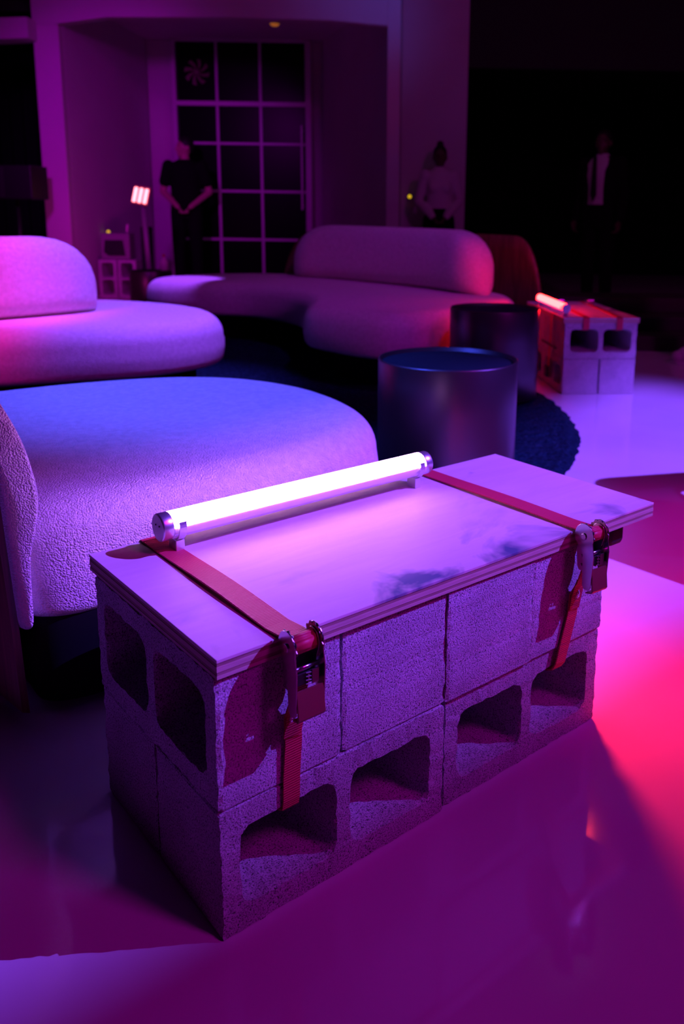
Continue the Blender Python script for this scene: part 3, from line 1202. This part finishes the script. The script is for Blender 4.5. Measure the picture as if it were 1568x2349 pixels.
# ------------------------------------------------------------------ things at the back left
stk = hall(-3.10, 9.0)
for (r, z, lab) in [(-3.165, 0, 'standing block at the left foot of the small stack in the niche'), (-2.965, 0, 'standing block at the right foot of the small stack in the niche')]:
    o = bpy.data.objects.new('concrete_block', BFAR)
    COL.objects.link(o)
    o.rotation_euler = (0, -PI / 2, -YAW)
    p = hall(r, 9.0, z + .195)
    o.location = p + RIGHT * .095
    tag(o, lab, 'block', 'blocks stacked in the niche')
mon = thing('monitor', 'small boxy monitor with black screen on the block stack in the niche', 'monitor', hall(-3.085, 9.0, .391), -YAW)
bm = bmesh.new()
bm_box(bm, -.15, .15, -.07, .12, 0, .27, .012)
from_bm('casing', bm, 'pole_grey', mon)
prism('screen', [(-.115, .075), (-.07, .04), (.105, .04), (.085, .20), (-.10, .20)], 'y', -.078, -.0695, 'black_plastic', mon)
cyl('antenna_stub', (.10, .02, .265), (.112, .02, .36), .012, 'pink_ceramic', mon)

panel = thing('light_panel', 'small lit panel of three glowing red-white tubes on a pole', 'lamp', hall(-2.66, 8.7, 0), -YAW)
cyl('base', (0, 0, 0), (0, 0, .02), .10, 'pole_grey', panel, bev=.005)
cyl('pole', (.0, .02, .02), (-.05, .02, .99), .026, 'pole_grey', panel, seg=16)
ph = bpy.data.objects.new('panel_head', None)
COL.objects.link(ph)
ph.parent = panel
ph.location = (-.055, -.02, 1.045)
ph.rotation_euler = (-.25, .17, 0)
box('back_plate', (-.085, .085, 0, .02, -.095, .095), 'grip_red', ph, .003)
for i in range(3):
    bm = bmesh.new()
    bm_box(bm, -.071 + i * .053, -.036 + i * .053, -.016, -.001, -.078, .072, .007)
    from_bm('glowing_tube', bm, 'panel_glow', ph)
sp = thing('column_speaker', 'narrow black speaker standing behind the lamp pole in the niche', 'speaker', hall(-2.93, 9.5, 0), -YAW)
box('cabinet', (-.05, .05, -.05, .07, 0, .72), 'black_plastic', sp, .006)
box('grille', (-.042, .042, -.056, -.0495, .05, .68), 'black_rubber', sp, .002)
bt = thing('bottle', 'small pinkish bottle on the drum table at the back left', 'bottle', hall(-2.33, 8.05, .351), 0)
lathe('body', [(.036, 0), (.04, .006), (.04, .07), (.03, .095), (.013, .11), (.013, .13)], 'pink_ceramic', bt, 24)
lathe('cap', [(.0145, .128), (.0145, .15), (.012, .152)], 'webbing_red', bt, 16)


def led(label, r, d, z, rad=.017):
    t = thing('indicator_light', label, 'light', hall(r, d, z), -YAW)
    cyl('bezel', (0, .02, 0), (0, 0, 0), rad * 1.3, 'black_plastic', t, seg=20)
    lathe_o = lathe('lens', [(rad, 0), (rad * .9, .006), (rad * .55, .011), (rad * .1, .013)], 'led_yellow', t, 20)
    lathe_o.rotation_euler = (PI / 2, 0, 0)
    return t


led('tiny yellow indicator light on the left wall of the niche', -3.275, 9.3, .66, .02)
led('tiny yellow indicator light on the pier beside the woman', -.045, 9.575, 1.085, .02)
dl = thing('downlight', 'small amber downlight in the ceiling above the steel door', 'lamp', hall(-1.53, 9.8, 2.9))
lathe('ring', [(.08, -.012), (.085, 0), (.06, 0), (.058, -.008)], 'frame_steel', dl, 32)
o = lathe('bulb', [(.045, -.002), (.05, -.018), (.03, -.034), (.005, -.038)], 'lamp_amber', dl, 24)

# speaker box on a stand at the left edge
sb = thing('loudspeaker', 'black box loudspeaker on a stand at the left edge', 'speaker', hall(-3.66, 8.0, 0), -YAW)
box('cabinet', (-.24, .225, -.14, .22, .985, 1.285), 'black_plastic', sb, .008)
box('grille', (-.225, -.02, -.147, -.139, 1.0, 1.27), 'grille_blue' if 'grille_blue' in MATS else 'black_rubber', sb, .002)
cyl('pole', (0, .05, .03), (0, .05, .99), .018, 'black_plastic', sb, seg=16)
for k in range(3):
    a = k * 2.1 + .4
    cyl('leg', (0, .05, .25), (.34 * math.cos(a), .05 + .34 * math.sin(a), .012), .011, 'black_plastic', sb, seg=10)

# low steps in the dark behind the red-lit bench
st = thing('step_unit', 'low dark steps in the shadow behind the red-lit bench', 'steps', hall(1.75, 6.2, 0), -YAW)
for i, (z0, z1, y0) in enumerate([(0, .10, -.3), (.10, .20, 0), (.20, .31, .3)]):
    box('step', (-.78, .62, y0, .75, z0 + .0005 * i, z1), 'step_wood', st, .006)


# ------------------------------------------------------------------ stage lamp that carries the violet key, with its barn door
ax = (Vector((1.2, 1.3, 0)) - KEY).normalized()
lamp = thing('stage_lamp', 'black stage lamp with a barn door high on the right, out of view', 'lamp', KEY)
bm = bmesh.new()
bm_cyl(bm, -ax * .30, -ax * .05, .09, .11, 28)
from_bm('housing', bm, 'black_plastic', lamp)
# each flap cuts the beam along a straight line on the floor
for p_, q_, keep in (((-2, .17), (3, .17), (1, 1.3)), ((-.4, 1.0), (3.6, 1.95), (1, .6))):
    a_, b_ = Vector((*p_, 0)) - KEY, Vector((*q_, 0)) - KEY
    n_ = a_.cross(b_).normalized()
    if n_.dot(Vector((*keep, 0)) - KEY) > 0:
        n_ = -n_                                   # n_ points out of the beam
    e_ = (ax - n_ * ax.dot(n_)).normalized() * .34
    u_ = (b_ - a_)
    u_ = (u_ - e_ * u_.dot(e_) / e_.length_squared).normalized()
    q0, q1 = e_ - u_ * .30, e_ + u_ * .30
    V = [q0, q1, q1 + n_ * .36 - e_ * .45, q0 + n_ * .36 - e_ * .45]
    V += [v + ax * .003 for v in V]
    add('barn_door', V, [(0, 1, 2, 3), (7, 6, 5, 4), (0, 4, 5, 1), (1, 5, 6, 2), (2, 6, 7, 3), (3, 7, 4, 0)], 'black_plastic', lamp)
cyl('yoke', -ax * .18, -ax * .18 + Vector((0, 0, .5)), .015, 'black_plastic', lamp)

cl = thing('panel_lamp', 'small square violet lamp high above the hall, out of view', 'lamp', (4.285, 2.705, 4.5), .3)
box('frame', (-.09, .09, -.09, .09, 0, .05), 'black_plastic', cl, .004)
box('glowing_face', (-.075, .075, -.075, .075, -.004, .001), 'lamp_violet', cl)
cyl('hanger', (0, 0, .05), (0, 0, .4), .01, 'black_plastic', cl, seg=10)
rlamp = thing('glint_lamp', 'tiny red lamp added above the hall for a floor glint, out of view', 'lamp', (5.155, 3.14, 4.5))  # unseen lamp, added to make the red glint on the floor
cyl('casing', (0, 0, 0), (0, 0, .06), .05, 'black_plastic', rlamp)
lathe('lens', [(.035, -.004), (.042, .0), (.042, .002)], 'ceiling_red', rlamp, 24)
cyl('hanger', (0, 0, .06), (0, 0, .4), .008, 'black_plastic', rlamp, seg=10)

# ------------------------------------------------------------------ people
def loft(bm, rings, seg=20):
    """rings: (center, rx, ry, dir) stacked elliptical rings -> closed tube"""
    R = []
    for c, rx, ry in rings:
        R.append([bm.verts.new((c[0] + rx * math.cos(2 * PI * k / seg), c[1] + ry * math.sin(2 * PI * k / seg), c[2])) for k in range(seg)])
    for a, b in zip(R, R[1:]):
        for k in range(seg):
            bm.faces.new((a[k], a[(k + 1) % seg], b[(k + 1) % seg], b[k]))
    bm.faces.new(R[0][::-1])
    bm.faces.new(R[-1])


def capsule(bm, p0, p1, a, b):
    p0, p1 = Vector(p0), Vector(p1)
    bm_cyl(bm, p0, p1, a, b, 14)
    for p, r in ((p0, a), (p1, b)):
        bmesh.ops.create_uvsphere(bm, u_segments=14, v_segments=8, radius=r, matrix=Matrix.Translation(p))


def ball(bm, c, rx, ry, rz):
    m = Matrix.Translation(Vector(c)) @ Matrix.Diagonal((rx, ry, rz, 1))
    bmesh.ops.create_uvsphere(bm, u_segments=20, v_segments=12, radius=1, matrix=m)


def solid(name, bm, voxel, material, parent, smooth=6):
    me = bpy.data.meshes.new('tmp')
    bm.to_mesh(me)
    bm.free()
    o = bpy.data.objects.new('tmp', me)
    COL.objects.link(o)
    rm = o.modifiers.new('r', 'REMESH')
    rm.mode = 'VOXEL'
    rm.voxel_size = voxel
    sm = o.modifiers.new('s', 'SMOOTH')
    sm.factor = .5
    sm.iterations = smooth
    dg = bpy.context.evaluated_depsgraph_get()
    nm = bpy.data.meshes.new_from_object(o.evaluated_get(dg))
    bpy.data.objects.remove(o)
    bpy.data.meshes.remove(me)
    nm.name = name
    nm.materials.clear()
    nm.materials.append(MATS[material])
    nm.polygons.foreach_set('material_index', [0] * len(nm.polygons))
    nm.polygons.foreach_set('use_smooth', [True] * len(nm.polygons))
    r = bpy.data.objects.new(name, nm)
    COL.objects.link(r)
    r.parent = parent
    return r


def person(label, loc, face, h=1.75, female=False, skin='skin', top='cloth_black', sleeve='short', bottom='cloth_black', skirt=False, jacket=None,
           head_turn=0., hands='clasp', shoes='cloth_black', bun=False, voxel=.011, tie=False, stance=.11, group=None, hair='hair_black'):
    """figure standing at loc, looking along -y of its own frame, turned by face"""
    t = thing('person', label, 'person', loc, face, group)
    k = h / 1.75
    sw = (.165 if female else .195) * k           # half shoulder
    S = lambda *p: Vector(p) * k
    # joints
    hipz, shz = .92, 1.43
    hands_p = {}
    for s in (-1, 1):
        sh = Vector((s * sw, .0, shz * k))
        if hands == 'clasp':
            el = Vector((s * (sw + .075 * k), .03 * k, 1.13 * k))
            wr = Vector((s * .075 * k, -.17 * k, .955 * k))
        elif hands == 'hip':
            el = Vector((s * (sw + .20 * k), .04 * k, 1.17 * k))
            wr = Vector((s * (sw - .03 * k), -.08 * k, 1.0 * k))
        elif hands == 'phone':
            el = Vector((s * (sw + .07 * k), -.06 * k, 1.15 * k))
            wr = Vector((s * .08 * k, -.30 * k, 1.30 * k))
        else:
            el = Vector((s * (sw + .05 * k), .03 * k, 1.13 * k))
            wr = Vector((s * (sw + .06 * k), -.04 * k, .88 * k))
        hands_p[s] = (sh, el, wr)

    def torso(bm, e=0., waist=True):
        ws, hs = (.115, .165) if female else (.145, .165)
        loft(bm, [(S(0, .01, .86), (hs - .02) * k + e, .105 * k + e), (S(0, .01, .95), hs * k + e, .115 * k + e), (S(0, 0, 1.08), (ws + .015) * k + e, .10 * k + e),
                  (S(0, 0, 1.2), (ws + .02) * k + e, .105 * k + e), (S(0, -.005, 1.32), (.17 if not female else .145) * k + e, .118 * k + e),
                  (S(0, 0, 1.42), sw * .93 + e, .095 * k + e), (S(0, .005, 1.475), sw * .62 + e, .075 * k + e), (S(0, .008, 1.50), .07 * k + e, .06 * k + e)])
        for s in (-1, 1):
            ball(bm, (s * sw * .97, 0, 1.415 * k), .062 * k + e, .062 * k + e, .062 * k + e)
            if female:
                ball(bm, (s * .065 * k, -.085 * k, 1.29 * k), .06 * k + e, .05 * k + e, .06 * k + e)

    def arms(bm, e=0., upto='wrist', frac=1.):
        for s in (-1, 1):
            sh, el, wr = hands_p[s]
            if upto == 'short':
                m = sh.lerp(el, .62)
                capsule(bm, sh, m, .056 * k + e, .052 * k + e + .006)
            else:
                capsule(bm, sh, el, .052 * k + e, .041 * k + e)
                capsule(bm, el, wr.lerp(el, 1 - frac), .041 * k + e, .029 * k + e)

    def legs(bm, e=0., z0=.09):
        for s in (-1, 1):
            hp, kn, an = S(s * .088, .01, .90), S(s * stance * .95, -.005, .50), S(s * stance, .02, z0)
            capsule(bm, hp, kn, .085 * k + e, .058 * k + e)
            capsule(bm, kn, an, .056 * k + e, .040 * k + e)

    # --- body: one continuous mesh
    bm = bmesh.new()
    torso(bm)
    arms(bm)
    legs(bm)
    for s in (-1, 1):
        capsule(bm, S(s * stance, .03, .05), S(s * stance * 1.15, -.12, .035), .042 * k, .035 * k)
    capsule(bm, S(0, .008, 1.46), S(0, -.005, 1.56), .056 * k, .052 * k)
    # head
    ct, st_ = math.cos(head_turn), math.sin(head_turn)

    def H(x, y, z):
        return Vector((ct * x - st_ * y, st_ * x + ct * y, z)) * k
    bmh = bm

    def hball(c, rx, ry, rz):
        m = Matrix.Translation(H(*c)) @ Matrix.Rotation(head_turn, 4, 'Z') @ Matrix.Diagonal((rx * k, ry * k, rz * k, 1))
        bmesh.ops.create_uvsphere(bmh, u_segments=20, v_segments=14, radius=1, matrix=m)
    hball((0, .012, 1.655), .076, .095, .098)
    hball((0, -.028, 1.60), .058, .066, .072)
    hball((0, -.062, 1.552), .03, .026, .022)           # chin
    hball((0, -.098, 1.615), .012, .018, .022)          # nose
    hball((0, -.088, 1.64), .010, .014, .03)            # nose bridge
    hball((0, -.083, 1.578), .024, .012, .008)          # lips
    for s in (-1, 1):
        hball((s * .078, .012, 1.625), .010, .020, .032)  # ears
        hball((s * .033, -.076, 1.662), .028, .014, .008)  # brows
        hball((s * .045, -.058, 1.605), .020, .018, .022)  # cheeks
    # hands: palm, four fingers and a thumb
    for s in (-1, 1):
        sh, el, wr = hands_p[s]
        d = (wr - el).normalized()
        if hands == 'clasp':
            d = (Vector((-s * .55, -.18, -.6))).normalized()
        elif hands == 'hip':
            d = Vector((-s * .5, -.75, -.35)).normalized()
        elif hands == 'phone':
            d = Vector((-s * .5, -.35, .75)).normalized()
        side = Vector((0, -1, 0)) - d * d.dot(Vector((0, -1, 0)))
        side.normalize()
        nrm = d.cross(side) * s
        pc = wr + d * .05 * k
        for q in (-1, 0, 1):
            capsule(bm, wr + side * q * .012 * k, wr + d * .085 * k + side * q * .024 * k, .015 * k, .013 * k)
        for i, (q, lf) in enumerate(((-1.5, .062), (-.5, .075), (.5, .080), (1.5, .070))):
            b0 = wr + d * .088 * k + side * q * .0185 * k
            b1 = b0 + (d * .85 + nrm * .45).normalized() * lf * .52 * k
            b2_ = b1 + (d * .35 + nrm * .9).normalized() * lf * .5 * k
            capsule(bm, b0, b1, .0088 * k, .0082 * k)
            capsule(bm, b1, b2_, .0082 * k, .0070 * k)
        t0 = wr + d * .03 * k + side * .026 * k
        t1 = t0 + (d * .7 + side * .75).normalized() * .04 * k
        t2 = t1 + (d * .95 + side * .1 + nrm * .25).normalized() * .032 * k
        capsule(bm, t0, t1, .011 * k, .0095 * k)
        capsule(bm, t1, t2, .0095 * k, .008 * k)
    solid('body', bm, voxel * .75, skin, t, 4)
    # --- clothing
    bm = bmesh.new()
    torso(bm, .011 * k)
    if sleeve == 'short':
        arms(bm, .012 * k, 'short')
    else:
        arms(bm, .013 * k, 'wrist', .96)
    loft(bm, [(S(0, .008, 1.46), .075 * k, .068 * k), (S(0, .006, 1.53 if jacket or sleeve == 'long' else 1.505), .062 * k, .060 * k)])
    solid('shirt', bm, voxel, top, t)
    bm = bmesh.new()
    if skirt:
        loft(bm, [(S(0, .01, .50), .20 * k, .17 * k), (S(0, .01, .75), .20 * k, .155 * k), (S(0, .01, .93), .185 * k, .138 * k), (S(0, 0, 1.03), .15 * k, .122 * k), (S(0, 0, 1.055), .145 * k, .12 * k)])
        solid('skirt', bm, voxel, bottom, t)
    else:
        loft(bm, [(S(0, .012, .80), .16 * k, .11 * k), (S(0, .01, .93), .182 * k, .132 * k), (S(0, .002, 1.03), .168 * k, .122 * k)])
        legs(bm, .018 * k, .07)
        solid('trousers', bm, voxel, bottom, t)
    if jacket:
        # open jacket: two fronts, back and sleeves, open along the chest
        bm = bmesh.new()
        for s in (-1, 1):
            loft(bm, [(S(s * .115, .03, .80), .075 * k, .135 * k), (S(s * .115, .02, 1.05), .068 * k, .128 * k), (S(s * .12, .01, 1.2), .066 * k, .132 * k), (S(s * .125, .012, 1.34), .07 * k, .135 * k), (S(s * .115, .02, 1.45), .075 * k, .09 * k), (S(s * .07, .03, 1.505), .035 * k, .055 * k)])
        loft(bm, [(S(0, .085, .80), .14 * k, .07 * k), (S(0, .07, 1.2), .14 * k, .065 * k), (S(0, .06, 1.45), .12 * k, .06 * k), (S(0, .055, 1.53), .06 * k, .03 * k)])
        arms(bm, .024 * k, 'wrist', .92)
        for s in (-1, 1):
            ball(bm, (s * sw * .97, 0, 1.41 * k), .085 * k, .08 * k, .075 * k)
        solid('jacket', bm, voxel, jacket, t)
    if tie:
        prism('tie', [(-.012 * k, 1.50 * k), (.012 * k, 1.50 * k), (.016 * k, 1.47 * k), (.03 * k, 1.12 * k), (0, 1.06 * k), (-.03 * k, 1.12 * k), (-.016 * k, 1.47 * k)], 'y', -.155 * k, -.128 * k, 'cloth_tie', t, .003)
    for s in (-1, 1):
        bm = bmesh.new()
        capsule(bm, S(s * stance, .045, .048), S(s * stance * 1.18, -.15, .042), .047 * k, .042 * k)
        ball(bm, S(s * stance * 1.08, -.05, .07), .05 * k, .11 * k, .045 * k)
        bmesh.ops.bisect_plane(bm, geom=bm.verts[:] + bm.edges[:] + bm.faces[:], plane_co=(0, 0, .012 * k), plane_no=(0, 0, 1), clear_inner=True)
        bmesh.ops.holes_fill(bm, edges=bm.edges)
        bm_box(bm, s * stance * 1.08 - .05 * k, s * stance * 1.08 + .05 * k, -.195 * k, .09 * k, 0, .016 * k, .005)
        from_bm('shoe', bm, shoes, t, True)
    # hair
    bm = bmesh.new()
    bmh = bm
    hball((0, .022, 1.672), .082, .096, .094)
    if female:
        hball((0, .04, 1.63), .078, .082, .10)
        if bun:
            hball((0, .02, 1.775), .042, .042, .038)
    else:
        hball((0, .05, 1.64), .074, .066, .07)
    hr = solid('hair', bm, voxel * .8, hair, t, 2)
    # cut the face free
    m = hr.data
    b = bmesh.new()
    b.from_mesh(m)
    fo = H(0, -.052, 1.672)
    n_ = Vector((ct * 0 - st_ * -1, st_ * 0 + ct * -1, -.55)).normalized()
    bmesh.ops.bisect_plane(b, geom=b.verts[:] + b.edges[:] + b.faces[:], plane_co=fo, plane_no=n_, clear_outer=True)
    bmesh.ops.holes_fill(b, edges=b.edges)
    b.to_mesh(m)
    b.free()
    return t


person('man in black T-shirt standing in front of the steel glass door, hands clasped', hall(-2.66, 10.2), -YAW + .1, 1.72, top='cloth_black', sleeve='short', head_turn=-1.05)
person('woman in white shirt and black skirt standing with hands folded beside the dark doorway', hall(.27, 9.25), -YAW, 1.60, female=True, skin='skin_dark', top='cloth_white', sleeve='long', skirt=True, bun=True)
person('man in dark suit with white shirt and black tie in the dark doorway', hall(1.88, 8.8), -YAW - .75, 1.74, skin='skin_dark', top='cloth_white', sleeve='long', jacket='cloth_black', tie=True, hands='down', head_turn=.2)
person('person in black trousers and pale shoes at the right edge, only a foot in view', hall(1.90, 5.35), -YAW - 1.2, 1.75, top='cloth_black', sleeve='long', hands='clasp', shoes='shoe_white', skin='skin')
person('person in dark clothes with hands on hips, far right of the near bench', (2.48, -.43, 0), -2.55, 1.76, top='cloth_black', sleeve='long', hands='hip', skin='skin', voxel=.013)


def settle(root):
    """put the thing's origin at the middle of its base without moving its parts"""
    bpy.context.view_layer.update()
    pts = [c.matrix_world @ Vector(k) for c in root.children for k in (c.bound_box if c.type == 'MESH' else [(0, 0, 0)])]
    lo = Vector([min(p[i] for p in pts) for i in range(3)])
    hi = Vector([max(p[i] for p in pts) for i in range(3)])
    o_ = Vector(((lo.x + hi.x) / 2, (lo.y + hi.y) / 2, lo.z))
    root.location = o_
    for c in root.children:
        c.location = c.location - o_


for root in [o for o in bpy.data.objects if o.parent is None and o.name.split('.')[0] in ('curved_sofa', 'ratchet_strap', 'lashing_strap')]:
    settle(root)
